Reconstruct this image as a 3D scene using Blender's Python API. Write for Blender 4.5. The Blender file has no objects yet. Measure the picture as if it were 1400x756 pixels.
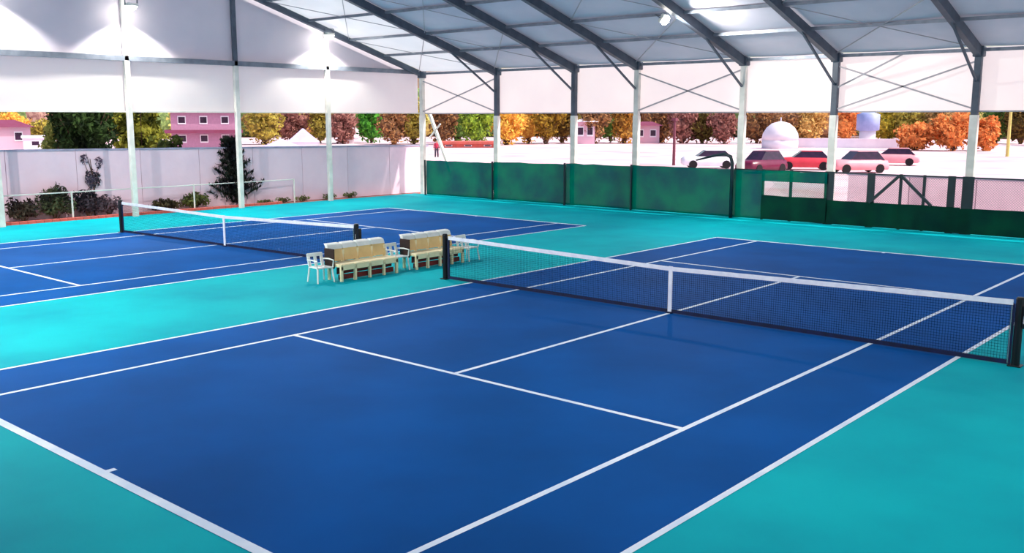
import bpy, math, random
from mathutils import Vector, Matrix
random.seed(7)
D = bpy.data; S = bpy.context.scene; COL = S.collection

# ------------------------------------------------------------------ camera
CAMPOS = Vector((10.159, -16.505, 3.899)); YAW, PITCH = -0.71708, -0.16312
cam = D.objects.new('camera', D.cameras.new('camera')); COL.objects.link(cam)
F = Vector((math.sin(YAW)*math.cos(PITCH), math.cos(YAW)*math.cos(PITCH), math.sin(PITCH)))
RT = F.cross(Vector((0, 0, 1))).normalized(); UP = RT.cross(F)
M = Matrix((RT, UP, -F)).transposed().to_4x4(); M.translation = CAMPOS
cam.matrix_world = M
cam.data.sensor_width = 36; cam.data.lens = 1316.9/1400*36; cam.data.clip_end = 3000
S.camera = cam
S.view_settings.view_transform = 'Standard'; S.view_settings.look = 'None'
S.view_settings.gamma = 1; S.view_settings.use_curve_mapping = False
S.view_settings.exposure = 0.6

# ------------------------------------------------------------------ sky and sun
W = D.worlds.new('sky'); S.world = W; W.use_nodes = True
wn = W.node_tree.nodes; wl = W.node_tree.links
bg = wn['Background']; sky = wn.new('ShaderNodeTexSky'); sky.sky_type = 'NISHITA'
sky.sun_disc = False; sky.sun_elevation = math.radians(50); sky.sun_rotation = math.radians(70)
sky.air_density = 1.2; sky.dust_density = 3.0; sky.ozone_density = 1.0
wl.new(sky.outputs[0], bg.inputs[0]); bg.inputs[1].default_value = 0.15
sl = D.lights.new('sun', 'SUN'); sl.energy = 3.0; sl.angle = math.radians(2); sl.color = (1, .93, .86)
sun = D.objects.new('sun', sl); COL.objects.link(sun)
sun.rotation_euler = Vector((-.85, -.42, -1.25)).to_track_quat('-Z', 'Y').to_euler()

# ------------------------------------------------------------------ materials
def srgb(r, g, b):
    f = lambda c: (c/255/12.92) if c/255 <= .04045 else ((c/255+.055)/1.055)**2.4
    return (f(r), f(g), f(b), 1)
def mat(name, col, rough=.6, col2=None, scale=4, metal=0, trans=0, holes=0, spec=.4, bump=0, detail=4, lo=.35, hi=.65):
    m = D.materials.new(name); m.use_nodes = True; n = m.node_tree.nodes; l = m.node_tree.links
    p = n['Principled BSDF']; out = n['Material Output']
    p.inputs['Roughness'].default_value = rough; p.inputs['Metallic'].default_value = metal
    p.inputs['Specular IOR Level'].default_value = spec
    tc = n.new('ShaderNodeTexCoord'); nz = n.new('ShaderNodeTexNoise')
    nz.inputs['Scale'].default_value = scale; nz.inputs['Detail'].default_value = detail
    l.new(tc.outputs['Object'], nz.inputs['Vector'])
    rp = n.new('ShaderNodeValToRGB'); rp.color_ramp.elements[0].position = lo; rp.color_ramp.elements[1].position = hi
    c2 = col2 or tuple(c*.88 for c in col[:3])+(1,)
    rp.color_ramp.elements[0].color = c2; rp.color_ramp.elements[1].color = col
    l.new(nz.outputs['Fac'], rp.inputs['Fac']); l.new(rp.outputs[0], p.inputs['Base Color'])
    sh = p.outputs[0]
    if bump:
        b = n.new('ShaderNodeBump'); b.inputs['Strength'].default_value = bump; b.inputs['Distance'].default_value = .02
        n2 = n.new('ShaderNodeTexNoise'); n2.inputs['Scale'].default_value = scale*6; l.new(tc.outputs['Object'], n2.inputs['Vector'])
        l.new(n2.outputs['Fac'], b.inputs['Height']); l.new(b.outputs[0], p.inputs['Normal'])
    if trans:
        t = n.new('ShaderNodeBsdfTranslucent'); l.new(rp.outputs[0], t.inputs['Color'])
        x = n.new('ShaderNodeMixShader'); x.inputs[0].default_value = trans
        l.new(sh, x.inputs[1]); l.new(t.outputs[0], x.inputs[2]); sh = x.outputs[0]
    if holes:
        t = n.new('ShaderNodeBsdfTransparent'); x = n.new('ShaderNodeMixShader'); x.inputs[0].default_value = holes
        l.new(sh, x.inputs[1]); l.new(t.outputs[0], x.inputs[2]); sh = x.outputs[0]
    l.new(sh, out.inputs['Surface'])
    return m
MT = {
 'turq': mat('turquoise acrylic', srgb(0, 174, 184), .7, srgb(0, 150, 166), .35, spec=.06),
 'blue': mat('blue acrylic', srgb(0, 80, 154), .7, srgb(0, 70, 136), .45, spec=.05, bump=.05),
 'line': mat('line paint', srgb(232, 240, 250), .5, srgb(206, 222, 242), 2),
 'roof': mat('roof membrane', srgb(206, 200, 212), .6, srgb(192, 190, 204), .6, trans=.05),
 'roof_lit': mat('lit roof membrane', srgb(236, 232, 234), .6, srgb(226, 224, 228), .6, trans=.32),  # light on the first bay painted as a paler, more translucent sheet
 'side': mat('side membrane', srgb(252, 246, 240), .6, srgb(248, 240, 236), .5, trans=.5),
 'alu': mat('aluminium frame', srgb(130, 138, 150), .4, srgb(110, 118, 130), 3, metal=.35),
 'white_steel': mat('white painted steel', srgb(225, 222, 215), .45, srgb(205, 203, 196), 3),
 'dark_steel': mat('dark steel', srgb(78, 88, 102), .5, srgb(64, 74, 88), 3),
 'cable': mat('steel cable', srgb(172, 168, 174), .5),
 'black': mat('black powder coat', srgb(12, 14, 22), .35, srgb(8, 9, 14), 5),
 'net': mat('net cord', srgb(6, 10, 30), .9, srgb(4, 8, 22), 8, spec=.0),
 'navy': mat('navy band', srgb(6, 22, 70), .8, srgb(4, 16, 50), 8),
 'tape': mat('white net tape', srgb(232, 236, 248), .6, srgb(215, 220, 238), 6),
 'chrome': mat('bright metal', srgb(190, 190, 190), .25, metal=.9),
 'green': mat('green windscreen', srgb(0, 106, 84), .9, srgb(0, 76, 80), .9, trans=.3, holes=.01, spec=.0),
 'dgreen': mat('dark green windscreen', srgb(0, 58, 42), .8, srgb(0, 42, 38), 1.3, trans=.2, spec=.1),
 'gthin': mat('open green mesh', srgb(40, 120, 90), .9, srgb(20, 90, 80), 2, trans=.2, holes=.5, spec=0),
 'post': mat('dark green post', srgb(6, 40, 48), .5, srgb(4, 30, 38), 3),
 'wire': mat('chain link wire', srgb(120, 130, 140), .5, metal=.3),
 'tan': mat('tan bench plastic', srgb(236, 204, 140), .5, srgb(222, 188, 128), 3),
 'cream': mat('cream bench plastic', srgb(246, 232, 190), .5, srgb(236, 220, 176), 3),
 'whitep': mat('white plastic', srgb(238, 240, 236), .4, srgb(222, 226, 222), 3),
 'maroon': mat('dark red bench shade', srgb(120, 34, 34), .6, srgb(60, 20, 22), 5),
 'brown': mat('dark brown end', srgb(46, 20, 10), .6, srgb(30, 14, 10), 5),
 'wallp': mat('pale wall render', srgb(238, 208, 222), .8, srgb(228, 198, 214), .8, bump=.2),
 'coping': mat('wall coping', srgb(170, 164, 190), .8, srgb(150, 146, 170), 2),
 'soil': mat('red soil', srgb(190, 120, 105), .9, srgb(140, 90, 74), 1.5, bump=.5),
 'kerb': mat('red kerb', srgb(205, 95, 85), .8, srgb(180, 90, 80), 2),
 'ground': mat('pale dusty ground', srgb(228, 208, 216), .95, srgb(212, 166, 170), .16, bump=.2, detail=8),
 'hill': mat('scrub hill', srgb(140, 132, 84), .95, srgb(128, 92, 72), .03, bump=.5, detail=8),
 'trunk': mat('bark', srgb(120, 92, 76), .9, srgb(80, 60, 50), 4, bump=.4),
 'house': mat('pale pink render', srgb(206, 172, 188), .8, srgb(220, 170, 190), .5),
 'hwhite': mat('white render', srgb(240, 232, 240), .8, srgb(225, 216, 228), .4),
 'rooft': mat('maroon roof', srgb(124, 58, 88), .8, srgb(120, 50, 76), 1),
 'glassd': mat('dark window', srgb(60, 30, 60), .2, srgb(40, 24, 46), 2),
 'lav': mat('lavender canvas', srgb(206, 190, 232), .7, srgb(186, 172, 220), .8),
 'tank': mat('blue grey tank', srgb(168, 176, 224), .5, srgb(150, 160, 210), 1),
 'redcar': mat('red car paint', srgb(214, 60, 76), .3, srgb(200, 50, 66), 1),
 'marcar': mat('maroon car paint', srgb(110, 20, 60), .3, srgb(96, 16, 50), 1),
 'whtcar': mat('white car paint', srgb(240, 230, 240), .3, srgb(230, 220, 230), 1),
 'pinkcar': mat('pale pink car paint', srgb(240, 160, 170), .3, srgb(230, 150, 160), 1),
 'tyre': mat('tyre rubber', srgb(30, 24, 30), .9),
 'skin': mat('skin', srgb(200, 150, 125), .6), 'redcloth': mat('red cloth', srgb(190, 50, 80), .8),
 'darkcloth': mat('dark cloth', srgb(50, 40, 62), .8), 'hair': mat('dark hair', srgb(40, 28, 26), .8),
 'mpost': mat('maroon pole', srgb(120, 60, 76), .6), 'ypost': mat('yellow wood pole', srgb(226, 206, 120), .7),
}
_fol = {}
def fol(c1, c2):
    k = (c1, c2)
    if k not in _fol:
        br = lambda c: [min(255, v*1.14+6) for v in c]
        _fol[k] = mat('foliage %d' % len(_fol), srgb(*br(c1)), .8, srgb(*br(c2)), 1.6, trans=.25, spec=.1, lo=.42, hi=.58)
    return _fol[k]
lampm = D.materials.new('lamp glass'); lampm.use_nodes = True
_p = lampm.node_tree.nodes['Principled BSDF']; _p.inputs['Emission Color'].default_value = (1, .95, .85, 1); _p.inputs['Emission Strength'].default_value = 40

# ------------------------------------------------------------------ mesh helpers
class MB:
    def __init__(s): s.v = []; s.f = []; s.sm = False
    def add(s, vs, fs):
        o = len(s.v); s.v += [tuple(x) for x in vs]; s.f += [tuple(i+o for i in f) for f in fs]; return s
    def box(s, x0, y0, z0, x1, y1, z1, b=0):
        if b <= 0:
            return s.add([(x0,y0,z0),(x1,y0,z0),(x1,y1,z0),(x0,y1,z0),(x0,y0,z1),(x1,y0,z1),(x1,y1,z1),(x0,y1,z1)],
                  [(3,2,1,0),(4,5,6,7),(0,1,5,4),(1,2,6,5),(2,3,7,6),(3,0,4,7)])
        rings = []
        for z, i in ((z0, b), (z0+b, 0), (z1-b, 0), (z1, b)):
            c = b
            X0, X1, Y0, Y1 = x0+i, x1-i, y0+i, y1-i
            rings.append([(X0+c,Y0,z),(X1-c,Y0,z),(X1,Y0+c,z),(X1,Y1-c,z),(X1-c,Y1,z),(X0+c,Y1,z),(X0,Y1-c,z),(X0,Y0+c,z)])
        return s.loft(rings)
    def loft(s, rings, caps=True, closed=True):
        n = len(rings[0]); vs = [p for r in rings for p in r]; fs = []
        for k in range(len(rings)-1):
            for i in range(n if closed else n-1):
                j = (i+1) % n; fs.append((k*n+i, k*n+j, (k+1)*n+j, (k+1)*n+i))
        if caps: fs.append(tuple(range(n-1, -1, -1))); fs.append(tuple((len(rings)-1)*n+i for i in range(n)))
        return s.add(vs, fs)
    def bar(s, a, b, w, h=None, up=(0, 0, 1)):
        a = Vector(a); b = Vector(b); h = h or w; d = (b-a).normalized(); u = Vector(up)
        if abs(d.dot(u)) > .98: u = Vector((0, 1, 0))
        r = d.cross(u).normalized(); u = r.cross(d)
        q = [r*w/2*i+u*h/2*j for i, j in ((-1,-1),(1,-1),(1,1),(-1,1))]
        return s.loft([[a+x for x in q], [b+x for x in q]])
    def tube(s, pts, r, n=8):
        pts = [Vector(p) for p in pts]; rings = []
        rs = r if isinstance(r, (list, tuple)) else [r]*len(pts)
        for i, p in enumerate(pts):
            d = (pts[min(i+1, len(pts)-1)]-pts[max(i-1, 0)]).normalized()
            u = Vector((0, 0, 1)) if abs(d.z) < .95 else Vector((1, 0, 0))
            a = d.cross(u).normalized(); b = a.cross(d)
            rings.append([p+(a*math.cos(t)+b*math.sin(t))*rs[i] for t in [k*2*math.pi/n for k in range(n)]])
        return s.loft(rings)
    def blob(s, c, rx, ry, rz, n=8, m=5, jit=.1):
        rings = []
        for k in range(m+1):
            ph = math.pi*(k+.02)/(m+.04)
            rings.append([(c[0]+rx*math.sin(ph)*math.cos(t)*(1+random.uniform(-jit,jit)), c[1]+ry*math.sin(ph)*math.sin(t)*(1+random.uniform(-jit,jit)), c[2]-rz*math.cos(ph)) for t in [i*2*math.pi/n for i in range(n)]])
        return s.loft(rings)
    def build(s, name, m, parent=None, smooth=False):
        me = D.meshes.new(name); me.from_pydata(s.v, [], s.f); me.validate(); me.materials.append(m)
        if smooth:
            me.polygons.foreach_set('use_smooth', [True]*len(me.polygons))
        o = D.objects.new(name, me); COL.objects.link(o)
        if parent is not None: o.parent = parent
        return o
def tag(o, label=None, cat=None, group=None, kind=None):
    if label: o['label'] = label
    if cat: o['category'] = cat
    if group: o['group'] = group
    if kind: o['kind'] = kind
    return o
def empty(name, loc=(0, 0, 0), rz=0):
    o = D.objects.new(name, None); COL.objects.link(o); o.location = loc; o.rotation_euler.z = rz; return o
def copy_tree(o, parent=None):
    c = o.copy(); COL.objects.link(c)
    if parent is not None: c.parent = parent
    for ch in list(o.children): copy_tree(ch, c)
    return c
def struct(o): o['kind'] = 'structure'; return o

# ------------------------------------------------------------------ the hall
EAVE, SL, HALF = 6.2, .3, 18.3
XW, XE = -26.5, 14.9                       # west end wall, east end
roofz = lambda y: EAVE+SL*(HALF-abs(y))
FX = [-26.3, -21.15, -16.5, -13.15, -8.2, -4.5, .35, 5.1, 9.9, 14.7]

# --- floor, courts and painted lines
floor = struct(MB().box(-26.9, -18.6, -.25, 15.2, 18.25, 0).build('floor', MT['turq']))
def flat(x0, y0, x1, y1, z, name, m):
    return MB().box(x0, y0, z-.0015, x1, y1, z).build(name, m, floor)
def court(cx, ws, wd, sd, bl, sf):
    flat(cx-wd-.03, -bl-.06, cx+wd+.03, bl+.06, .002, 'playing_area', MT['blue'])
    w = .04
    def ln(x0, y0, x1, y1, z=.0045): flat(cx+x0, y0, cx+x1, y1, z, 'court_line', MT['line'])
    for sx in (-1, 1):
        ln(sx*wd-w, -bl, sx*wd+w, bl); ln(sx*ws-w, -bl, sx*ws+w, bl)
    for sy, sd in ((-1, sd), (1, sf)):
        ln(-wd, sy*bl-.06, wd, sy*bl+.06, .0065); ln(-ws, sy*sd-w, ws, sy*sd+w, .0065)
        ln(-w, min(0, sy*sd), w, max(0, sy*sd)); ln(-w, min(sy*bl, sy*(bl-.16)), w, max(sy*bl, sy*(bl-.16)))
court(0, 4.077, 5.536, 6.217, 11.80, 6.05)
court(-16.3, 4.10, 5.40, 6.35, 11.75, 6.35)
struct(MB().box(-26.3, 18.25, -.2, 15.2, 18.42, .05, .01).build('trim_1', MT['wallp']))

# --- roof: one membrane sheet per bay, purlins and bracing cables
ceiling = struct(empty('ceiling'))
py = [18.3, 15.7, 13.6, 11.25, 9.0, 6.75, 4.5, 2.25]
for a, b in zip(FX[:-1], FX[1:]):
    ys = [HALF-k*1.2 for k in range(16)]; ys = [y for y in ys if y > 0]+[0]; ys = ys+[-y for y in ys[-2::-1]]
    rings = []
    for y in ys:
        row = []
        for k in range(7):
            t = k/6; row.append((a+(b-a)*t, y, roofz(y)+.05-.05*math.sin(math.pi*t)))
        rings.append(row)
    MB().loft(rings, caps=False, closed=False).build('roof_sheet', MT['roof_lit' if a == FX[0] else 'roof'], ceiling, True)
    for y in py+[-p for p in py]:
        w = .16 if abs(y) > 18 else .10
        MB().box(a+.1, y-w/2, roofz(y)-.13, b-.1, y+w/2, roofz(y)-.02).build('purlin', MT['alu'], ceiling)
    MB().box(a+.1, -.08, roofz(0)-.2, b-.1, .08, roofz(0)-.05).build('ridge_beam', MT['alu'], ceiling)
for i in (0, 1, 3, 5):
    a, b = FX[i], FX[i+1]
    for y0, y1 in ((18.1, 13.6), (13.6, 9.0)):
        for p, q in ((a, b), (b, a)):
            MB().bar((p, y0, roofz(y0)-.08), (q, y1, roofz(y1)-.08), .03).build('bracing_cable', MT['cable'], ceiling)

# --- portal frames
ORD = ['in the far left corner', 'second from the far left corner', 'third from the far left corner', 'fourth from the far left corner',
       'with the bright lamp at its rafter', 'beside the right end of the solid green screen', 'rightmost in view, above the open fence panels',
       'beyond the right edge of the photo', 'above the photographer, behind the view', 'at the near end of the hall']
for i, x in enumerate(FX):
    fr = empty('portal_frame', (x, 0, 0))
    tag(fr, 'grey metal roof frame with wall column, '+ORD[i], 'frame', 'hall portal frames')
    cm = MT['white_steel'] if i in (0, 3, 4) else MT['dark_steel']  # dark uppers paint the column silhouette against the bright membrane
    for s in (-1, 1):
        MB().box(-.11, s*(HALF)-.1, 4.0, .11, s*(HALF)+.1, EAVE, .01).build('column', cm, fr)
        MB().box(-.13, s*(HALF)-.11, 0, .13, s*(HALF)+.11, 4.0, .01).build('column_lit_lower', MT['white_steel'], fr)  # same column below the membrane, painted pale as lit from outside
        d = .34 if i else .24
        r = MB()
        ys = [HALF, 0]
        r.loft([[(-.1, s*HALF, roofz(HALF)-d), (.1, s*HALF, roofz(HALF)-d), (.1, s*HALF, roofz(HALF)), (-.1, s*HALF, roofz(HALF))],
                [(-.1, 0, roofz(0)-d), (.1, 0, roofz(0)-d), (.1, 0, roofz(0)), (-.1, 0, roofz(0))]])
        r.build('rafter', MT['dark_steel'], fr)
        MB().box(-.17, s*HALF-.16, EAVE-.3, .17, s*HALF+.16, EAVE+.04, .02).build('knee_plate', MT['dark_steel'], fr)
        if i:
            MB().bar((0, s*15.2, roofz(15.2)-.3), (0, s*18.15, 5.12), .07).build('knee_brace', MT['dark_steel'], fr)
# --- long side walls: membranes between the frames
def sidewall(name, s):
    wr = struct(empty(name))
    for a, b in zip(FX[:-1], FX[1:]):
        y = s*(HALF+.16)
        rings = []
        for z in (4.13, 4.6, 5.2, 5.8, 6.22):
            rings.append([(a+(b-a)*k/10, y+s*.04*math.sin(math.pi*k/10)*math.sin(math.pi*(z-4.13)/2.1), z-(.03*math.sin(math.pi*k/5)**2 if z < 4.2 else 0)) for k in range(11)])
        MB().loft(rings, caps=False, closed=False).build('side_sheet', MT['side'], wr, True)
        MB().bar((a, y-s*.05, 4.12), (b, y-s*.05, 4.12), .05).build('hem_rail', MT['cable'], wr)
    for i in (0, 3, 5):
        a, b = FX[i], FX[i+1]; y = s*(HALF-.02)
        MB().bar((a+.1, y, 5.75), (b-.1, y, 4.22), .05).build('cross_brace', MT['cable'], wr)
        MB().bar((a+.1, y, 4.22), (b-.1, y, 5.75), .05).build('cross_brace', MT['cable'], wr)
    if s > 0:
        MB().bar((FX[5]+.1, HALF-.04, 5.0), (FX[5]+2.5, HALF-.04, 6.15), .05).build('cross_brace', MT['cable'], wr)
        MB().bar((-26.1, 18.6, 4.15), (-24.6, 18.6, 1.2), .14).build('corner_strut', MT['white_steel'], wr)
        MB().bar((-26.0, 18.5, 2.9), (-25.2, 18.5, 3.6), .07).build('corner_strut', MT['white_steel'], wr)
sidewall('wall_far', 1); sidewall('wall_near', -1)
# --- end walls
def endwall(name, x, s, cols):
    wr = struct(empty(name))
    xo = x-s*.12
    for y0, y1 in zip([-HALF]+cols[:-1]+[cols[-1]], cols+[HALF]):
        MB().add([(xo, y0, 4.13), (xo, y1, 4.13), (xo, y1, EAVE), (xo, y0, EAVE)], [(0, 1, 2, 3)]).build('end_sheet', MT['side'], wr)
        vs = [(xo, y0, EAVE+.02), (xo, y1, EAVE+.02), (xo, y1, roofz(y1)+.03)]
        if y0 < 0 < y1: vs.append((xo, 0, roofz(0)+.03))
        vs.append((xo, y0, roofz(y0)+.03))
        MB().add(vs, [tuple(range(len(vs)))]).build('gable_sheet', MT['endside'], wr)
    MB().bar((x, -HALF, 6.2), (x, HALF, 6.2), .16, .2).build('girt', MT['alu'], wr)
    MB().bar((x, -HALF, 4.14), (x, HALF, 4.14), .05).build('hem_rail', MT['white_steel'], wr)
    for y in cols:
        dk = abs(y-7.5) < .2  # post without a lamp has its shade painted in as dark steel
        MB().box(x-.08, y-.09, 6.1, x+.08, y+.09, roofz(y)-.05, .01).build('gable_post', MT['dark_steel'] if dk else MT['white_steel'], wr)
        MB().box(x-.09, y-.1, 0, x+.09, y+.1, 6.1, .01).build('column', MT['white_steel'], wr)
    return wr
MT['endside'] = mat('gable membrane', srgb(216, 206, 214), .6, srgb(206, 198, 208), .5, trans=.03)
endwall('wall_left', XW, 1, [-12.5, -7.5, -2.5, 2.6, 7.5, 12.4])
endwall('wall_right', XE, -1, [-12.5, -7.5, -2.5, 2.5, 7.5, 12.5])

# --- floodlights
def floodlight(loc, aim, label, energy, size=118, spot=True, blend=.12):
    r = empty('floodlight', loc)
    tag(r, label, 'lamp', 'hall floodlights')
    q = Vector(aim).to_track_quat('-Z', 'Y').to_matrix().to_4x4()
    def put(o): o.matrix_local = q; return o
    put(MB().box(-.22, -.16, .0, .22, .16, .12, .02).build('housing', MT['white_steel'], r))
    put(MB().box(-.19, -.13, -.02, .19, .13, -.002).build('lamp_glass', lampm, r))
    put(MB().tube([(0, 0, -.02), (0, 0, -.1), (0, 0, -.16)], [.18, .16, .05], 12).build('bulb_cover', lampm, r, True))
    put(MB().bar((-.25, 0, .05), (-.25, 0, .3), .03).bar((.25, 0, .05), (.25, 0, .3), .03).bar((-.25, 0, .3), (.25, 0, .3), .03).build('bracket', MT['dark_steel'], r))
    L = D.lights.new('lamp_light', 'SPOT'); L.energy = energy; L.spot_size = math.radians(size); L.spot_blend = blend
    L.color = (1, .96, .88); L.shadow_soft_size = .12
    lo = D.objects.new('lamp_light', L); COL.objects.link(lo); lo.parent = r
    lo.matrix_local = Matrix.Translation(Vector(aim).normalized()*.32) @ q
    return r
floodlight((XW+.62, 2.62, 8.12), (-.03, 0, -1), 'bright floodlight on the end wall post at upper left', 1300, 124, blend=.4)
floodlight((XW+.62, 12.1, 7.62), (-.03, 0, -1), 'floodlight on the end wall post next to the sloping rafter', 1000, 130, blend=.4)
floodlight((XW+.62, -2.5, 8.6), (-.03, 0, -1), 'floodlight on the end wall just beyond the left edge', 1300, 124, blend=.4)
floodlight((-8.65, 13.2, 7.3), (.6, .1, -.4), 'bright floodlight hanging under the roof beside a rafter', 1300, 165, blend=.9)
for n, (x, y) in enumerate(((-8.75, -13.3), (4.6, -6.0), (-15.9, 4.0), (-15.9, -10.0), (9.3, 13.3))):  # unseen lamps added to brighten the courts and net tape
    floodlight((x, y, roofz(y)-.35), (0, .5 if y < 0 else 0, -1), ['added fill lamp under the near roof slope', 'added fill lamp high over the near court', 'added fill lamp high over the far court', 'added fill lamp over the near end of the far court', 'added fill lamp over the right far corner of the near court'][n], (2300, 1100, 1900, 2600, 600)[n], 150, blend=.5)

# ------------------------------------------------------------------ tennis nets
def net(p0, p1, label, hp=1.085, hc=.95, strap_t=.5, cat='tennis net'):
    p0 = Vector((*p0, 0)); p1 = Vector((*p1, 0)); L = (p1-p0).length; ang = math.atan2(p1.y-p0.y, p1.x-p0.x)
    r = empty('tennis_net', p0, ang); tag(r, label, cat, 'tennis nets')
    H = lambda x: hp-.02+(hc-hp+.02)*(1-abs(x/L-strap_t)/.5)**1 if True else 0
    for x in (0, L):
        pm = MB().tube([(x, 0, 0), (x, 0, hp)], .065, 12); pm.tube([(x, 0, hp-.002), (x, 0, hp+.03)], [.068, .05], 12)
        po = pm.build('net_post', MT['black'], r)
        MB().box(x-.1, -.1, 0, x+.1, .1, .02, .004).build('post_foot', MT['black'], r)
    MB().box(L+.05, -.05, .62, L+.15, .05, .98, .01).build('winch', MT['black'], r)
    MB().tube([(L+.1, -.05, .84), (L+.1, -.13, .84), (L+.1, -.13, .72)], .012, 6).build('winch_handle', MT['chrome'], r)
    MB().tube([(L-.115, 0, .03), (L-.115, 0, .97)], .013, 6).build('lacing_rod', MT['chrome'], r)
    x0, x1 = .12, L-.1; N = int((x1-x0)/.045); c = MB(); h = .0017
    for k in range(N+1):
        x = x0+(x1-x0)*k/N; c.bar((x, 0, .05), (x, 0, H(x)-.04), h*2)
    for z in [j*.0435 for j in range(2, 23)]:
        K = 24
        for k in range(K):
            a = x0+(x1-x0)*k/K; b = x0+(x1-x0)*(k+1)/K; ha, hb = H(a), H(b)
            c.bar((a, 0, z/1.0*ha), (b, 0, z*hb), h*2)
    tag(c.build('net_mesh', MT['net'], r), kind='stuff')
    K = 24; xs = [x0+(x1-x0)*k/K for k in range(K+1)]
    def band(zt, zb, th): return MB().loft([[(x, -th, zb(x)), (x, th, zb(x)), (x, th, zt(x)), (x, -th, zt(x))] for x in xs])
    band(H, lambda x: H(x)-.085, .01).build('top_tape', MT['tape'], r)
    band(lambda x: .085, lambda x: .015, .006).build('bottom_band', MT['navy'], r)
    for x in (x0, x1): MB().box(x-.03, -.008, .02, x+.03, .008, H(x)-.06).build('side_band', MT['navy'], r)
    xc = L*strap_t
    MB().box(xc-.045, -.014, .02, xc+.045, .014, H(xc)+.01, .004).build('centre_strap', MT['tape'], r)
    MB().box(xc-.06, -.05, 0, xc+.06, .05, .035, .008).build('strap_anchor', MT['navy'], r)
net((-6.4, 0), (6.4, 0), 'dark tennis net with white tape across the near court')
net((-21.75, -.42), (-9.85, .1), 'dark tennis net with white tape across the far court at left', strap_t=.5, hp=1.08)

# ------------------------------------------------------------------ green windscreen fence
fence = empty('windscreen_fence', (0, 18.0, 0))
tag(fence, 'long green mesh windscreen fence along the far edge of the courts', 'fence')
def sheet(x0, x1, z0, z1, m, name='screen_panel', bulge=.04):
    n = max(4, int((x1-x0)*2)); rings = []
    sag = [random.uniform(-.02, .02) for _ in range(n+1)]
    for j in range(5):
        t = j/4; rings.append([(x0+(x1-x0)*k/n, bulge*math.sin(k*1.3+x0)*math.sin(math.pi*t), z0+(z1-z0)*t+(sag[k]*t)) for k in range(n+1)])
    return MB().loft(rings, caps=False, closed=False).build(name, m, fence, True)
px = [-25.75, -21.1, -16.7, -13.1, -8.35]
ht = [1.74, 1.80, 1.86, 1.9, 1.92]
for k in range(4):
    sheet(px[k], px[k+1], .03, (ht[k]+ht[k+1])/2, MT['green'])
sheet(-8.35, -7.1, .03, 1.9, MT['green'])
sheet(-7.1, -4.5, .03, .95, MT['dgreen']); sheet(-7.1, -4.5, 1.5, 1.9, MT['green'], 'top_screen_band', .01)
sheet(-7.1, -4.5, .93, 1.52, MT['gthin'], 'open_mesh', .0)
sheet(-4.5, .2, .03, .9, MT['dgreen']); sheet(.2, 5.1, .03, .88, MT['dgreen']); sheet(5.1, 14.7, .03, .88, MT['dgreen'])
for k, x in enumerate(px+[-7.1, -5.95, -4.45, -2.9, -1.85, -1.05, -.15, .38, 2.8, 5.1, 7.5, 9.9, 12.3, 14.7]):
    w = {-4.45: .34, -2.9: .26, -.15: .24, .38: .36, -1.85: .09, -1.05: .09, -5.95: .1, -7.1: .1}.get(x, .12)
    h = ht[k]+.04 if k < 5 else 1.95
    if k < 5: w = .08
    MB().box(x-w/2, *((-.13, 0, x+w/2, -.06) if k < 5 else (.05, 0, x+w/2, .13)), h, .006).build('fence_post', MT['post'], fence)
for a, b in zip(px[:-1], px[1:]):
    MB().bar((a, .08, .06), (b, .08, .06), .05).build('bottom_rail', MT['post'], fence)
for a, b in ((-8.35, -4.45), (-4.45, .38), (.38, 5.1), (5.1, 9.9), (9.9, 14.7)):
    MB().bar((a, .09, 1.91), (b, .09, 1.91), .05).build('top_rail', MT['post'], fence)
    MB().bar((a, .08, .06), (b, .08, .06), .05).build('bottom_rail', MT['post'], fence)
MB().bar((-2.9, .0, .9), (-1.9, .0, 1.88), .09).build('brace_arm', MT['post'], fence)
MB().bar((-.75, .0, .9), (-1.8, .0, 1.88), .09).build('brace_arm', MT['post'], fence)
cl = MB()
x = -7.1
while x < 14.6:
    for sgn in (1, -1):
        a, b = (x, x+1.02) if sgn > 0 else (x+1.02, x)
        if b < 14.7 and a < 14.7: cl.bar((a, .07, .88), (b, .07, 1.9), .006)
    x += .085
tag(cl.build('chain_link', MT['wire'], fence), kind='stuff')
bp_ = MB().tube([(-8.28, 17.78, 0), (-8.28, 17.78, 2.15), (-8.36, 17.78, 2.4), (-8.62, 17.78, 2.5), (-9.1, 17.78, 2.42), (-9.9, 17.78, 2.22)], [.07, .07, .075, .07, .055, .03], 8).build('bent_pole', MT['post'], None, True)
tag(bp_, 'dark pole bent over at its top in front of the green fence', 'pole')

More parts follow.
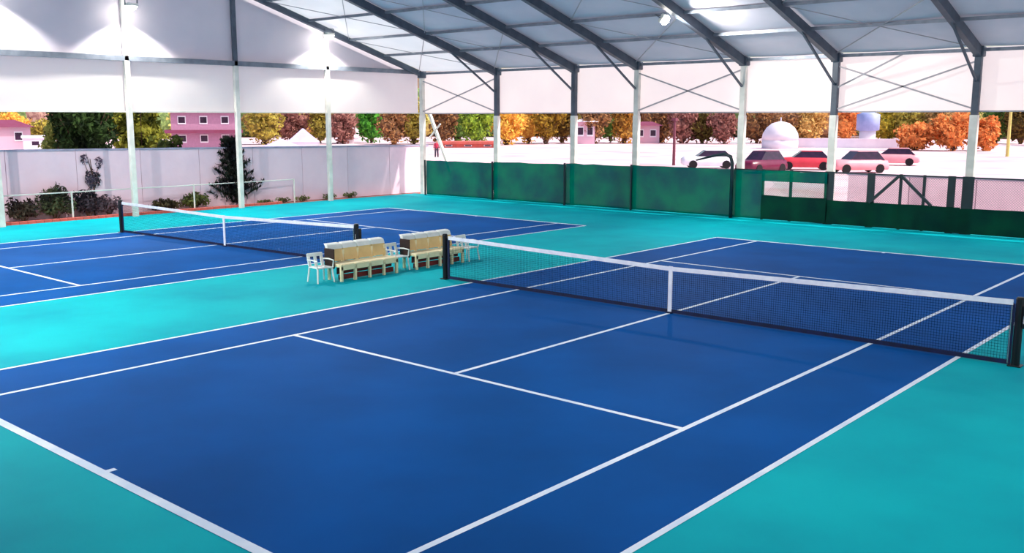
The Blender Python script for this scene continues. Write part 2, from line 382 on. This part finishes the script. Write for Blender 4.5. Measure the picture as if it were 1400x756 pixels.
# ------------------------------------------------------------------ benches between the courts
def bench(y0, y1, seats, label):
    r = empty('bench', (-8.3, (y0+y1)/2, 0)); L = y1-y0; tag(r, label, 'bench', 'benches between the courts')
    a = -L/2; w = L/seats
    for k in range(seats):
        s0, s1 = a+k*w+.02, a+(k+1)*w-.02
        rings = [[(x, s0, z), (x, s1, z), (x2, s1, z), (x2, s0, z)] for z, x, x2 in ((.44, -.17, -.11), (.60, -.20, -.14), (.74, -.24, -.17))]
        bk = MB().loft(rings).build('backrest', MT['tan'], r)
        MB().loft([[(-.25, s0, .735), (-.25, s1, .735), (-.155, s1, .735), (-.155, s0, .735)],
                   [(-.30, s0, .84), (-.30, s1, .84), (-.20, s1, .84), (-.20, s0, .84)],
                   [(-.36, s0+.02, .87), (-.36, s1-.02, .87), (-.26, s1-.02, .87), (-.26, s0+.02, .87)]]).build('lit_back_top', MT['whitep'], bk)  # white cap paints the light on top of the backs
        MB().box(-.16, s0-.015, .34, .3, s1+.015, .42, .015).build('seat', MT['cream'], r)
        MB().box(.29, s0-.015, .27, .33, s1+.015, .41, .01).build('seat_lip', MT['cream'], r)
    for k in range(seats+1):
        y = a+k*w; y = min(max(y, a+.04), -a-.04)
        MB().box(.27, y-.03, 0, .33, y+.03, .36).build('leg', MT['cream'], r)
        MB().box(-.2, y-.03, 0, -.14, y+.03, .7).build('leg', MT['cream'], r)
    MB().box(.16, a+.05, .03, .2, -a-.05, .15).build('shade_board', MT['maroon'], r)  # dark red boards stand in for the shadow under the seats
    MB().box(.1, a+.05, .16, .13, -a-.05, .32).build('shade_board', MT['maroon'], r)
    MB().box(-.25, a-.04, .3, .12, a-.005, .78, .01).build('end_panel', MT['brown'], r)
bench(-1.97, -.12, 4, 'tan bench with back tops painted white as lit, nearer left of the two between the courts')
bench(.5, 2.3, 4, 'tan bench with back tops painted white as lit, behind the near net post')
def chair(loc, rz, label):
    r = empty('plastic_chair', loc, rz); r.scale = (.88, .88, .85); tag(r, label, 'chair', 'white plastic armchairs by the benches')
    MB().box(-.24, -.24, .40, .24, .24, .44, .015).build('seat', MT['whitep'], r)
    b = MB()
    for x0, x1 in ((-.24, -.16), (.16, .24), (-.04, .04)): b.add(*[[(x0, .2, .44), (x1, .2, .44), (x1, .24, .44), (x0, .24, .44), (x0, .29, .78), (x1, .29, .78), (x1, .33, .78), (x0, .33, .78)], [(3,2,1,0),(4,5,6,7),(0,1,5,4),(1,2,6,5),(2,3,7,6),(3,0,4,7)]])
    b.box(-.24, .28, .70, .24, .33, .80, .01); b.build('backrest', MT['whitep'], r)
    for s in (-1, 1):
        MB().tube([(s*.25, -.22, .42), (s*.26, -.24, .62), (s*.26, 0, .64), (s*.25, .26, .62)], .022, 6).build('armrest', MT['whitep'], r)
        for y in (-.21, .21): MB().tube([(s*.22, y, .41), (s*.26, y*1.25, 0)], [.028, .02], 6).build('leg', MT['whitep'], r)
    return r
chair((-8.36, -2.27, 0), math.radians(84), 'white plastic armchair at the near left end of the benches')
chair((-8.36, .19, 0), math.radians(90), 'white plastic armchair in the gap between the two tan benches')
chair((-8.2, 2.68, 0), math.radians(95), 'white plastic armchair at the far right end of the benches')

# ------------------------------------------------------------------ outside: ground, wall, planting
g = MB(); g.box(-500, -300, -.5, 400, 600, -.05); struct(g.build('ground', MT['ground']))
struct(MB().box(-28.9, -20, -.3, -26.9, 19.6, -.02).build('planting_bed', MT['soil']))
wall = empty('perimeter_wall', (-29.2, 0, 0)); tag(wall, 'long pale lavender boundary wall behind the left end of the hall', 'wall')
def wl_pt(t): return Vector((-29.0+t*1.75, -12+t*31.6, 0))
NP = 12
for k in range(NP):
    t0, t1 = k/NP+.0003, (k+1)/NP-.0003
    a, b = wl_pt(t0)-wall.location, wl_pt(t1)-wall.location; h0 = 2.75-.32*t0; h1 = 2.75-.32*t1
    n = Vector((.0, 0, 0)); th = .14
    MB().loft([[(p.x-th, p.y, 0), (p.x, p.y, 0), (p.x, p.y, h), (p.x-th, p.y, h)] for p, h in ((a, h0), (b, h1))]).build('wall_panel', MT['wallp'], wall)
    MB().loft([[(p.x-th-.03, p.y, h), (p.x+.04, p.y, h), (p.x+.04, p.y, h+.07), (p.x-th-.03, p.y, h+.07)] for p, h in ((a, h0), (b, h1))]).build('coping', MT['coping'], wall)
rail = empty('low_railing', (-27.3, 0, 0)); tag(rail, 'thin white railing between the court and the boundary wall', 'railing')
ys = [-9.8, -4.7, .45, 5.7, 10.9]
for y in ys: MB().tube([(0, y, -.05), (0, y, 1.1)], .035, 8).build('rail_post', MT['white_steel'], rail)
for a, b in zip(ys[:-1], ys[1:]): MB().tube([(0, a, 1.06), (0, b, 1.06)], .025, 6).build('top_rail', MT['white_steel'], rail)
for k in range(14):
    pass
kerb = empty('brick_kerb', (-27.05, 0, 0)); tag(kerb, 'low red brick kerb along the planting bed at left', 'kerb')
kb = None
for k in range(60):
    y = -8+k*.3
    if kb is None: kb = MB().box(-.08, 0, -.05, .08, .29, .1, .01).build('brick', MT['kerb'], kerb); kb.location.y = y
    else:
        c = kb.copy(); COL.objects.link(c); c.location.y = y; c.parent = kerb

# foliage -----------------------------------------------------------
def leafball(mb, c, r, n, size, flat=1.0):
    for _ in range(n):
        while True:
            p = Vector((random.uniform(-1, 1), random.uniform(-1, 1), random.uniform(-1, 1)))
            if .35 < p.length < 1: break
        q = Vector((c[0]+p.x*r[0], c[1]+p.y*r[1], c[2]+p.z*r[2]))
        a = Vector((random.gauss(0, 1), random.gauss(0, 1), random.gauss(0, 1)*flat)).normalized()
        b = a.cross(Vector((random.gauss(0, 1), random.gauss(0, 1), random.gauss(0, 1)))).normalized()
        s = size*random.uniform(.6, 1.3); a *= s; b *= s*.5
        mb.add([q-a, q-b*.9, q+a, q+b*.9], [(0, 1, 2, 3)])
def tree(name, loc, h, w, cols, label, group, trunk=.25, n=900, size=.28, clumps=7, cat='tree'):
    r = empty(name, loc); tag(r, label, cat, group)
    t = MB(); th = h*trunk
    t.tube([(0, 0, -.1), (random.uniform(-.1, .1)*w, 0, th), (random.uniform(-.1, .1)*w, random.uniform(-.1, .1)*w, h*.75)], [w*.045+.04, w*.03+.03, .03], 7)
    for k in range(5):
        an = k*1.26+random.random(); t.tube([(0, 0, th*.8), (math.cos(an)*w*.2, math.sin(an)*w*.2, th+(h-th)*.35), (math.cos(an)*w*.38, math.sin(an)*w*.38, th+(h-th)*random.uniform(.5, .8))], [w*.02+.02, .03, .015], 5)
    t.build('trunk', MT['trunk'], r)
    mb = MB(); core = MB()
    for k in range(clumps):
        an = k*2.4; rr = w*.27*(.4+.6*random.random()) if k else 0
        zz = th*.8+(h-th*.8)*(.25+.55*(k/max(1, clumps-1))); 
        cr = w*random.uniform(.22, .32)*(1.1-.35*k/clumps)
        c = (math.cos(an)*rr, math.sin(an)*rr, zz); rz = min(cr, (h-th)*.3)
        leafball(mb, c, (cr, cr, rz), n//clumps, size); mb.blob(c, cr*.62, cr*.62, rz*.62, 7, 4, .2)
    tag(mb.build('crown', fol(*cols), r), kind='stuff')
    return r
def at(u, v, d=None, z=None):
    """the place in the world that lies behind pixel (u, v) of the reference, on the ground or at a distance"""
    ray = F*1316.9+RT*(u-700)-UP*(v-378)
    t = (-.05-CAMPOS.z)/ray.z if d is None else d/Vector((ray.x, ray.y)).length
    p = CAMPOS+ray*t; return Vector((p.x, p.y, -.05))
PXM = lambda p: 1316.9/((p-CAMPOS).dot(F))      # pixels per metre there
G, O, B_, Y_, MR, DK, GR, OR = ((104,134,62),(62,86,40)), ((176,160,70),(112,100,50)), ((160,116,74),(98,70,54)), ((222,186,84),(190,130,60)), ((156,108,98),(106,68,64)), ((50,72,34),(26,38,22)), ((84,150,50),(44,94,36)), ((220,146,84),(168,104,60))
# (u centre, v base, width px, height px, colours, kind word)
far = [
 (20, 195, 50, 34, Y_, 'yellow green shrub at the far left edge beyond the wall', 'shrub'),
 (62, 196, 40, 26, O, 'olive shrub among the white houses beyond the wall at left', 'shrub'),
 (362, 196, 46, 48, O, 'olive yellow tree beyond the wall, just right of the dark conifer'),
 (400, 190, 40, 42, MR, 'purplish brown tree behind the lavender tent'),
 (438, 192, 26, 44, O, 'narrow olive tree left of the thin end wall column'),
 (470, 186, 34, 40, MR, 'purplish tree behind the small white domed building'),
 (508, 192, 34, 44, GR, 'round bright green tree beyond the wall near the corner'),
 (540, 196, 38, 46, B_, 'golden brown tree left of the hall corner column'),
 (566, 197, 30, 46, O, 'olive tree directly left of the hall corner column'),
 (606, 196, 34, 50, B_, 'brown green tree just right of the hall corner'),
 (625, 192, 40, 50, G, 'green tree in the first bay of the far side'),
 (652, 197, 36, 54, ((150,176,60),(84,104,40)), 'lime green tree left of the second far side column'),
 (694, 198, 40, 44, Y_, 'golden yellow tree right of the second far side column'),
 (722, 196, 36, 54, Y_, 'tall golden tree in the second bay of the far side'),
 (748, 194, 34, 56, ((150,120,40),(92,66,26)), 'dark gold tree in the middle of the second bay'),
 (770, 195, 34, 54, ((124,96,40),(70,50,26)), 'dark brown olive tree left of the third column'),
 (812, 190, 30, 48, B_, 'brown tree behind the pale pink house'),
 (834, 194, 30, 52, G, 'green olive tree in the third bay'),
 (855, 196, 34, 50, ((196,150,66),(120,84,42)), 'tan gold tree left of the fourth column'),
 (905, 186, 40, 42, B_, 'brown tree left of the thin maroon pole'),
 (934, 186, 34, 42, MR, 'reddish brown tree right of the thin maroon pole'),
 (960, 184, 40, 36, ((104,92,44),(60,40,24)), 'dark olive brown tree in the fourth bay'),
 (990, 188, 34, 38, MR, 'maroon brown tree left of the fifth column'),
 (1034, 190, 34, 40, B_, 'brown tree between the fifth column and the white dome'),
 (1072, 180, 44, 34, B_, 'brown tree rising behind the white dome'),
 (1108, 190, 40, 42, ((214,180,110),(150,112,60)), 'pale gold tree right of the white dome'),
 (1155, 190, 34, 42, OR, 'orange tree left of the blue grey water tank'),
 (1212, 190, 34, 42, ((190,170,60),(120,110,40)), 'yellow olive tree right of the water tank'),
 (1250, 204, 46, 30, OR, 'low spreading orange tree behind the end of the white garden wall'),
 (1240, 188, 40, 40, O, 'olive tree behind the low orange tree'),
 (1280, 192, 36, 46, ((186,150,96),(110,88,54)), 'pale brown tree in the sixth bay'),
 (1302, 206, 40, 44, OR, 'bright orange tree left of the last column in view'),
 (1346, 206, 36, 38, OR, 'orange tree just right of the last column in view'),
 (1362, 192, 36, 46, G, 'green tree behind the yellow pole at right'),
 (1394, 190, 36, 46, ((104,84,40),(60,44,26)), 'dark brown tree at the right edge of the photo'),
 (1430, 198, 40, 50, OR, 'orange tree just beyond the right edge'),
 (290, 190, 50, 50, O, 'olive tree behind the pink house'),
]
for e in far:
    u, v, wp, hp, cols, lab = e[:6]; v = max(v, 195)+random.uniform(0, 2); p = at(u, v); k = PXM(p)
    tree('shrub' if len(e) > 6 else 'broadleaf_tree', p, hp/k*1.2, wp/k*1.6, cols, lab, 'trees and shrubs beyond the hall', n=1200, size=.33, clumps=6, trunk=.04, cat=e[6] if len(e) > 6 else 'tree')
# nearer trees just behind the boundary wall
def bey(u, x):      # where the view through column u meets the line x
    ray = F*1316.9+RT*(u-700); t = (x-CAMPOS.x)/ray.x; return (x, CAMPOS.y+ray.y*t, -.05)
tree('broadleaf_tree', bey(126, -35), 6.0, 3.3, DK, 'big dark green tree behind the wall left of the first column', 'trees behind the boundary wall', n=4200, size=.18, clumps=10)
tree('broadleaf_tree', bey(204, -34.6), 4.9, 2.9, ((138,138,50),(64,72,28)), 'yellow green tree behind the wall, right of the first white column', 'trees behind the boundary wall', n=3000, size=.17, clumps=9)
tree('broadleaf_tree', bey(94, -36.5), 4.6, 1.9, ((150,156,80),(84,96,46)), 'small pale olive tree at the left side of the big dark tree', 'trees behind the boundary wall', n=1200, size=.16, clumps=7)
tree('overhanging_shrub', (-29.55, 5.9, 1.6), 1.5, 1.3, ((92,104,50),(50,60,34)), 'clump of green foliage hanging over the wall right of the first column', 'trees behind the boundary wall', n=700, size=.12, clumps=4, cat='shrub')
# planting in the bed
def shrub(loc, w, h, cols, label, n=900, size=.09, spikes=6):
    r = empty('garden_shrub', loc); tag(r, label, 'shrub', 'plants in the bed by the wall')
    st = MB(); mb = MB()
    for k in range(spikes):
        an = k*2.4; rr = w*.5*math.sqrt((k+.5)/spikes)*.8; hh = h*random.uniform(.55, .95)
        c = (math.cos(an)*rr*.5, math.sin(an)*rr, hh*.62)
        st.tube([(0, 0, -.08), (c[0]*.6, c[1]*.6, hh*.4), (c[0], c[1], hh*.9)], [.03, .02, .008], 5)
        leafball(mb, c, (w*.2, w*.24, hh*.42), n//spikes, size)
    st.build('stems', MT['trunk'], r); tag(mb.build('foliage', fol(*cols), r), kind='stuff')
DS = ((84,88,60),(44,42,38))
shrub((-27.9, -1.15, -.02), 1.4, 1.1, ((80,72,60),(46,34,34)), 'low brownish shrub at the far left edge of the bed', 700)
shrub((-27.9, .05, -.02), 1.5, 1.45, DS, 'dark green rounded shrub left of the first railing post', 1400)
shrub((-27.9, 1.35, -.02), 1.2, 1.2, ((76,64,72),(40,34,42)), 'dark purplish shrub right of the railing post', 900)
shrub((-27.9, 2.2, -.02), 1.2, .95, ((110,92,100),(64,52,60)), 'sparse twiggy shrub at the foot of the first column', 300)
shrub((-27.8, 4.6, -.02), 1.5, .6, ((74,66,44),(44,38,30)), 'low dark plant beneath the far net, right of the first column', 600)
shrub((-27.8, 6.0, -.02), 1.4, .9, ((92,96,50),(50,46,32)), 'small green shrub left of the dark conifer', 700)
for y, l in ((9.3, 'tiny green tuft right of the conifer'), (10.3, 'tiny tuft between the conifer and the thin column'), (11.4, 'tiny tuft just left of the thin column'), (13.0, 'tiny tuft just right of the thin column'), (14.3, 'last tiny tuft along the wall foot')):
    shrub((-27.4, y, -.02), .7, .34, ((96,110,60),(70,64,44)), l, 160, .06, 4)
sap = empty('sapling', (-28.2, 1.75, -.02)); tag(sap, 'thin dark sapling against the pale wall at left', 'tree', 'plants in the bed by the wall')
st = MB().tube([(0, 0, -.05), (.0, .05, 1.3), (0, -.05, 2.3)], [.04, .03, .01], 6)
for k, (dy, z0, z1) in enumerate(((-.35, 1.3, 2.3), (.4, 1.4, 2.2), (-.2, 1.7, 2.55), (.25, 1.0, 1.6), (-.3, .9, 1.4))): st.tube([(0, 0, z0), (0, dy, z1)], [.02, .006], 5)
st.build('stem', MT['trunk'], sap)
mb = MB(); leafball(mb, (0, 0, 1.5), (.25, .32, .4), 260, .08); leafball(mb, (0, -.3, 2.3), (.18, .16, .22), 60, .07); leafball(mb, (0, .3, 2.15), (.15, .15, .25), 60, .07)
tag(mb.build('foliage', fol((84,72,92),(46,40,44)), sap), kind='stuff')
con = empty('conifer', (-28.0, 8.0, -.02)); tag(con, 'dark spreading conifer behind the second white column', 'tree', 'plants in the bed by the wall')
MB().tube([(0, 0, -.1), (0, 0, 1.8), (0, -.1, 3.1)], [.08, .05, .015], 7).build('trunk', MT['trunk'], con)
mb = MB()
for k in range(110):
    z = .1+2.8*k/110; an = k*2.4; ln = (1.5*(1-z/3.3)+.12)*random.uniform(.7, 1.1)
    dx, dy = math.cos(an)*ln*.65, math.sin(an)*ln
    a = Vector((0, 0, z)); b = Vector((dx, dy, z+ln*.45)); mb.tube([a, b], [.02, .006], 4)
    for j in range(70):
        t = .08+.92*j/70; q = a.lerp(b, t)
        d = Vector((random.gauss(0, 1), random.gauss(0, 1), random.gauss(.4, .8))).normalized()*.3*(1.25-t*.6)
        s_ = d.cross(Vector((0, 0, 1))).normalized()*.05
        mb.add([q-s_, q+s_, q+d], [(0, 1, 2)])
tag(mb.build('foliage', fol((54,58,48),(32,28,34)), con), kind='stuff')

# hills on the skyline
wd = empty('woodland', (0, 0, -.05)); tag(wd, 'continuous line of mixed green and brown woods closing the skyline', 'trees'); wd['kind'] = 'stuff'
for cols, nn in ((((196,182,104),(140,128,74)), 2800), (((176,134,92),(130,92,72)), 2800), (((160,128,116),(124,88,84)), 2200), (((128,150,88),(88,108,66)), 1700), (((208,164,92),(160,118,70)), 1800)):
    mb = MB()
    for q in range(nn//26):
        a = math.radians(random.uniform(-84, 4)); d = random.uniform(205, 240); hh = random.uniform(8, 13)
        leafball(mb, (CAMPOS.x+math.sin(a)*d, CAMPOS.y+math.cos(a)*d, hh*.5), (4.2, 4.2, hh*.55), 26, 1.1)
        mb.blob((CAMPOS.x+math.sin(a)*d, CAMPOS.y+math.cos(a)*d, hh*.45), 3.2, 3.2, hh*.48, 7, 5, .25)
    tag(mb.build('foliage', fol(*cols), wd), kind='stuff')
mb = MB(); rings = [[], [], [], []]
for k in range(80):
    a = math.radians(-80+k*2.0)
    for j, (d, h) in enumerate(((230, -.2), (270, 9), (330, 20), (420, 24))):
        hh = h*(1+.15*math.sin(k*.6+j)+.1*math.sin(k*1.7)); rings[j].append((CAMPOS.x+math.sin(a)*d, CAMPOS.y+math.cos(a)*d, hh))
mb.loft(rings, caps=False, closed=False); struct(mb.build('hills', MT['hill'], None, True))

# ------------------------------------------------------------------ houses and other far things
def face(p):  # heading that turns local -Y towards the court
    d = CAMPOS-p; return math.atan2(d.y, d.x)+math.pi/2
def house(u, v, wpx, hpx, label, wallm, roofm, storeys=1, flat_roof=False, name='house'):
    p = at(u, v); k = PXM(p); w = wpx/k; h = hpx/k; r = empty(name, p, face(p)); tag(r, label, 'building', 'buildings beyond the hall')
    dp = max(3, w*.7)
    MB().box(-w/2, 0, 0, w/2, dp, h).build('walls', wallm, r)
    nwin = max(2, int(w/2)); sh = h/storeys
    for s_ in range(storeys):
        for j in range(nwin):
            x = -w/2+w*(j+.5)/nwin; f = MB().box(x-.5, -.05, s_*sh+sh*.35, x+.5, .02, s_*sh+sh*.8).build('window', MT['hwhite'], r)
            MB().box(x-.4, -.07, s_*sh+sh*.42, x+.4, -.04, s_*sh+sh*.74).build('pane', MT['glassd'], f)
        if s_: MB().box(-w/2-.8, -1.2, s_*sh-.3, w/2+.8, dp+.3, s_*sh+.1).build('porch_roof', roofm, r)
    if flat_roof: MB().box(-w/2-.2, -.2, h, w/2+.2, dp+.2, h+.3).build('roof', roofm, r)
    else: MB().loft([[(-w/2-.6, -.6, h), (w/2+.6, -.6, h), (w/2+.6, dp+.6, h), (-w/2-.6, dp+.6, h)], [(-w*.2, dp*.4, h+w*.16), (w*.2, dp*.4, h+w*.16), (w*.2, dp*.6, h+w*.16), (-w*.2, dp*.6, h+w*.16)]]).build('roof', roofm, r)
    return r
house(10, 204, 60, 30, 'pinkish white low house at the far left edge beyond the wall', MT['house'], MT['rooft'])
house(66, 205, 60, 16, 'long white low building beyond the wall at left', MT['hwhite'], MT['hwhite'], flat_roof=True)
house(62, 186, 50, 16, 'pale pink upper house behind the shrubs at left', MT['house'], MT['hwhite'], flat_roof=True)
house(280, 204, 84, 50, 'two storey pink house with maroon roofs left of the second column', mat('purple pink render', srgb(186, 134, 164), .8), MT['rooft'], 2)
house(473, 196, 22, 12, 'small white building near the thin end wall column', MT['hwhite'], MT['house'])
house(800, 197, 26, 30, 'pale pink house right of the third column', MT['house'], MT['hwhite'])
house(884, 196, 34, 24, 'pink house right of the fourth column', MT['house'], MT['rooft'])
house(640, 202, 80, 5, 'long low terracotta shed roof in the first bay', MT['kerb'], MT['kerb'], flat_roof=True, name='shed')
def tent(u, v, wpx, hpx, label):
    p = at(u, v); k = PXM(p); w = wpx/k; h = hpx/k; r = empty('canvas_tent', p, face(p)); tag(r, label, 'tent', 'tents beyond the boundary wall')
    MB().loft([[(-w/2, -w/3, h*.35), (w/2, -w/3, h*.35), (w/2, w/3, h*.35), (-w/2, w/3, h*.35)], [(-w*.2, -w*.12, h*.75), (w*.2, -w*.12, h*.75), (w*.2, w*.12, h*.75), (-w*.2, w*.12, h*.75)], [(-.1, -.1, h), (.1, -.1, h), (.1, .1, h), (-.1, .1, h)]]).build('canopy', MT['lav'], r)
    for sx in (-1, 1):
        for sy in (-1, 1): MB().tube([(sx*w*.48, sy*w*.31, 0), (sx*w*.48, sy*w*.31, h*.36)], .05, 6).build('pole', MT['white_steel'], r)
    MB().box(-w*.47, -w*.3, 0, w*.47, -w*.29, h*.35).build('valance', MT['hwhite'], r)
tent(415, 204, 44, 28, 'lavender tent behind the wall left of the thin column')
tent(385, 206, 50, 16, 'wide pale tent behind the wall right of the conifer')
# dome building
p = at(1066, 203); k = PXM(p); r = empty('domed_building', p, face(p)); tag(r, 'white round building with a domed roof in the fifth bay', 'building', 'buildings beyond the hall')
R_ = 24/k; MB().tube([(0, 0, 0), (0, 0, 12/k)], R_, 20).build('drum', MT['hwhite'], r, True)
MB().tube([(0, 0, 12/k), (0, 0, 20/k), (0, 0, 28/k), (0, 0, 34/k), (0, 0, 37/k)], [R_*1.02, R_*.97, R_*.78, R_*.48, .1], 20).build('dome', MT['hwhite'], r, True)
MB().tube([(0, 0, 36/k), (0, 0, 42/k)], .08, 6).build('finial', MT['hwhite'], r)
# small dome at left
p = at(480, 190); k = PXM(p); r = empty('domed_building', p, face(p)); tag(r, 'small white domed building right of the thin end wall column', 'building', 'buildings beyond the hall')
MB().tube([(0, 0, 0), (0, 0, 10/k)], 11/k, 16).build('drum', MT['hwhite'], r, True)
MB().tube([(0, 0, 10/k), (0, 0, 15/k), (0, 0, 19/k)], [11.5/k, 9/k, .1], 16).build('dome', MT['hwhite'], r, True)
# garden wall
p = at(1146, 202); k = PXM(p); r = empty('garden_wall', p, face(p)); tag(r, 'long low white garden wall in the distance left of the orange trees', 'wall')
MB().box(-84/k, 0, 0, 84/k, .3, 11/k).build('wall_body', MT['hwhite'], r); MB().box(-85/k, -.1, 11/k, 85/k, .4, 12.5/k).build('coping', MT['hwhite'], r)
# water tank
p = at(1185, 199); k = PXM(p); r = empty('water_tank', p, face(p)); tag(r, 'blue grey round water tank on a pale base right of the sixth column', 'tank')
MB().tube([(0, 0, 0), (0, 0, 20/k)], 11/k, 14).build('base', MT['hwhite'], r, True)
MB().tube([(0, 0, 20/k), (0, 0, 21/k), (0, 0, 42/k), (0, 0, 46/k)], [11/k, 15/k, 15/k, 4/k], 16).build('tank_body', MT['tank'], r, True)
for u in (1178, 1192): pass
# poles
p = at(921, 226); k = PXM(p); r = MB().tube([(0, 0, 0), (0, 0, 62/k)], [2.2/k, 1.6/k], 8); r.box(-3/k, -3/k, 60/k, 3/k, 3/k, 64/k); o = r.build('street_pole', MT['mpost']); o.location = p; tag(o, 'thin maroon pole standing behind the green fence in the fourth bay', 'pole')
p = at(1377, 214); k = PXM(p); o = MB().tube([(0, 0, 0), (0, 0, 75/k)], [2.4/k, 1.8/k], 8).box(-8/k, -1/k, 66/k, 8/k, 1/k, 68/k).build('utility_pole', MT['ypost']); o.location = p; tag(o, 'yellowish utility pole near the right edge of the photo', 'pole')
# cars
def car(u, v, rz, m, label, suv=False):
    p = at(u, v); r = empty('parked_car', p, face(p)+rz); tag(r, label, 'car', 'cars parked beyond the fence')
    def sec(x, w, z0, z1, s=1): return [(x, -w, z0), (x, w, z0), (x, w*1.0, (z0+z1)/2), (x, w*.86, z1), (x, -w*.86, z1), (x, -w, (z0+z1)/2)]
    MB().loft([sec(-2.1, .72, .35, .75), sec(-1.9, .82, .25, .9), sec(-1.0, .86, .22, .96), sec(1.4, .86, .22, .95), sec(1.95, .8, .25, .9), sec(2.1, .7, .35, .7)]).build('body', m, r, True)
    ch = 1.55 if suv else 1.42
    def cs(x, w, z): return [(x, -w, z), (x, w, z)]
    cab = MB().loft([[(-1.0, -.74, .93), (-1.0, .74, .93), (1.7, .74, .93), (1.7, -.74, .93)], [(-.35, -.6, ch), (-.35, .6, ch), (1.2, .6, ch), (1.2, -.6, ch)]]); cab.build('windows', MT['glassd'], r)
    MB().box(-.35, -.61, ch-.03, 1.2, .61, ch+.04, .03).build('roof', m, r)
    for x in (-1.3, 1.3):
        for s_ in (-1, 1): MB().tube([(x, s_*.7, .33), (x, s_*.88, .33)], .33, 12).build('wheel', MT['tyre'], r)
car(968, 230, .15, MT['whtcar'], 'white parked car just left of the fifth column')
car(1041, 236, .9, MT['marcar'], 'dark maroon parked car right of the fifth column', True)
car(1100, 232, .1, MT['redcar'], 'red parked car behind the fence left of the sixth column')
car(1172, 236, .5, MT['pinkcar'], 'pale pinkish red parked car right of the sixth column', True)
car(1220, 226, 0, MT['pinkcar'], 'pale pink parked car further right, farther away')
# low wall behind the open fence panels
r = empty('low_wall', (6, 21.2, -.05)); tag(r, 'low lavender grey wall seen through the open fence panels at right', 'wall')
for k in range(-1, 9): MB().box(-8.6+k*2.4, 0, 0, -6.23+k*2.4, .2, 1.72+.0*k, .01).build('wall_panel', MT['wallp'], r)
MB().box(-11.05, -.04, 1.72, 13, .24, 1.8, .01).build('coping', MT['coping'], r)

# ------------------------------------------------------------------ person far beyond the corner
p = at(597, 215); per = empty('person', p, face(p)); tag(per, 'person in a red top and dark trousers standing beyond the hall corner', 'person')
def skinned(name, pts, edges, rad, m, parent, root=0):
    me = D.meshes.new(name); me.from_pydata(pts, edges, []); o = D.objects.new(name, me); COL.objects.link(o); o.parent = parent
    sk = o.modifiers.new('skin', 'SKIN'); 
    for i, rr in enumerate(rad): me.skin_vertices[0].data[i].radius = rr if isinstance(rr, tuple) else (rr, rr)
    me.skin_vertices[0].data[root].use_root = True
    o.modifiers.new('sub', 'SUBSURF').levels = 1; me.materials.append(m); return o
def ensure_skin(me):
    pass
def person(par):
    J = [(0,0,.95),(0,0,1.15),(0,0,1.38),(0,0,1.5),(0,-.01,1.6),(0,-.01,1.72),
         (-.17,0,1.38),(-.25,.0,1.12),(-.27,-.08,.88),(-.27,-.1,.78),(.17,0,1.38),(.25,0,1.12),(.26,-.05,.88),(.26,-.06,.78),
         (-.1,0,.88),(-.12,-.02,.5),(-.13,.02,.09),(-.13,-.12,.04),(.1,0,.88),(.12,-.02,.5),(.14,.02,.09),(.15,-.12,.04)]
    Ed = [(0,1),(1,2),(2,3),(3,4),(4,5),(2,6),(6,7),(7,8),(8,9),(2,10),(10,11),(11,12),(12,13),(0,14),(14,15),(15,16),(16,17),(0,18),(18,19),(19,20),(20,21)]
    Rd = [(.14,.1),(.13,.09),(.15,.1),(.05,.05),(.08,.09),(.07,.08),.06,.045,.035,.035,.06,.045,.035,.035,.09,.065,.045,.04,.09,.065,.045,.04]
    me = D.meshes.new('body'); me.from_pydata(J, Ed, []); o = D.objects.new('body', me); COL.objects.link(o); o.parent = par
    o.modifiers.new('skin', 'SKIN')
    if not me.skin_vertices: 
        import bmesh
        bm = bmesh.new(); bm.from_mesh(me); bm.verts.layers.skin.verify(); bm.to_mesh(me); bm.free()
    for i, rr in enumerate(Rd): me.skin_vertices[0].data[i].radius = rr if isinstance(rr, tuple) else (rr, rr)
    me.skin_vertices[0].data[0].use_root = True
    o.modifiers.new('sub', 'SUBSURF').levels = 2; me.materials.append(MT['skin'])
    def lathe(name, rings, m): return MB().loft([[(cx+rx*math.cos(t), cy+ry*math.sin(t), z) for t in [i*math.pi/6 for i in range(12)]] for cx, cy, z, rx, ry in rings]).build(name, m, par, True)
    lathe('shirt', [(0,0,.9,.17,.12),(0,0,1.1,.155,.11),(0,0,1.35,.19,.12),(0,0,1.45,.13,.09)], MT['redcloth'])
    for s_ in (-1, 1):
        MB().tube([(s_*.16, 0, 1.4), (s_*.25, 0, 1.12), (s_*.265, -.05, .92)], [.075, .06, .048], 8).build('sleeve', MT['redcloth'], par, True)
        MB().tube([(s_*.09, 0, .95), (s_*.12, -.02, .5), (s_*.135, .02, .06)], [.11, .085, .07], 8).build('trouser_leg', MT['darkcloth'], par, True)
        MB().box(s_*.14-.05, -.2, 0, s_*.14+.05, .07, .08, .02).build('shoe', MT['hair'], par)
        for j in range(5):
            fx = s_*.265+(j-2)*.018; MB().tube([(fx, -.1, .8), (fx, -.11-.004*j, .70+.01*abs(j-2))], [.011, .008], 5).build('finger', MT['skin'], par)
    MB().blob((0, .015, 1.74), .095, .105, .09, 10, 6, 0).build('hair', MT['hair'], par, True)
    for s_ in (-1, 1): MB().blob((s_*.032, -.1, 1.67), .012, .008, .01, 6, 4, 0).build('eye', MT['hair'], par)
    MB().blob((0, -.105, 1.645), .014, .02, .022, 6, 4, 0).build('nose', MT['skin'], par)
    MB().box(-.025, -.1, 1.6, .025, -.085, 1.61).build('mouth', MT['redcloth'], par)
person(per)
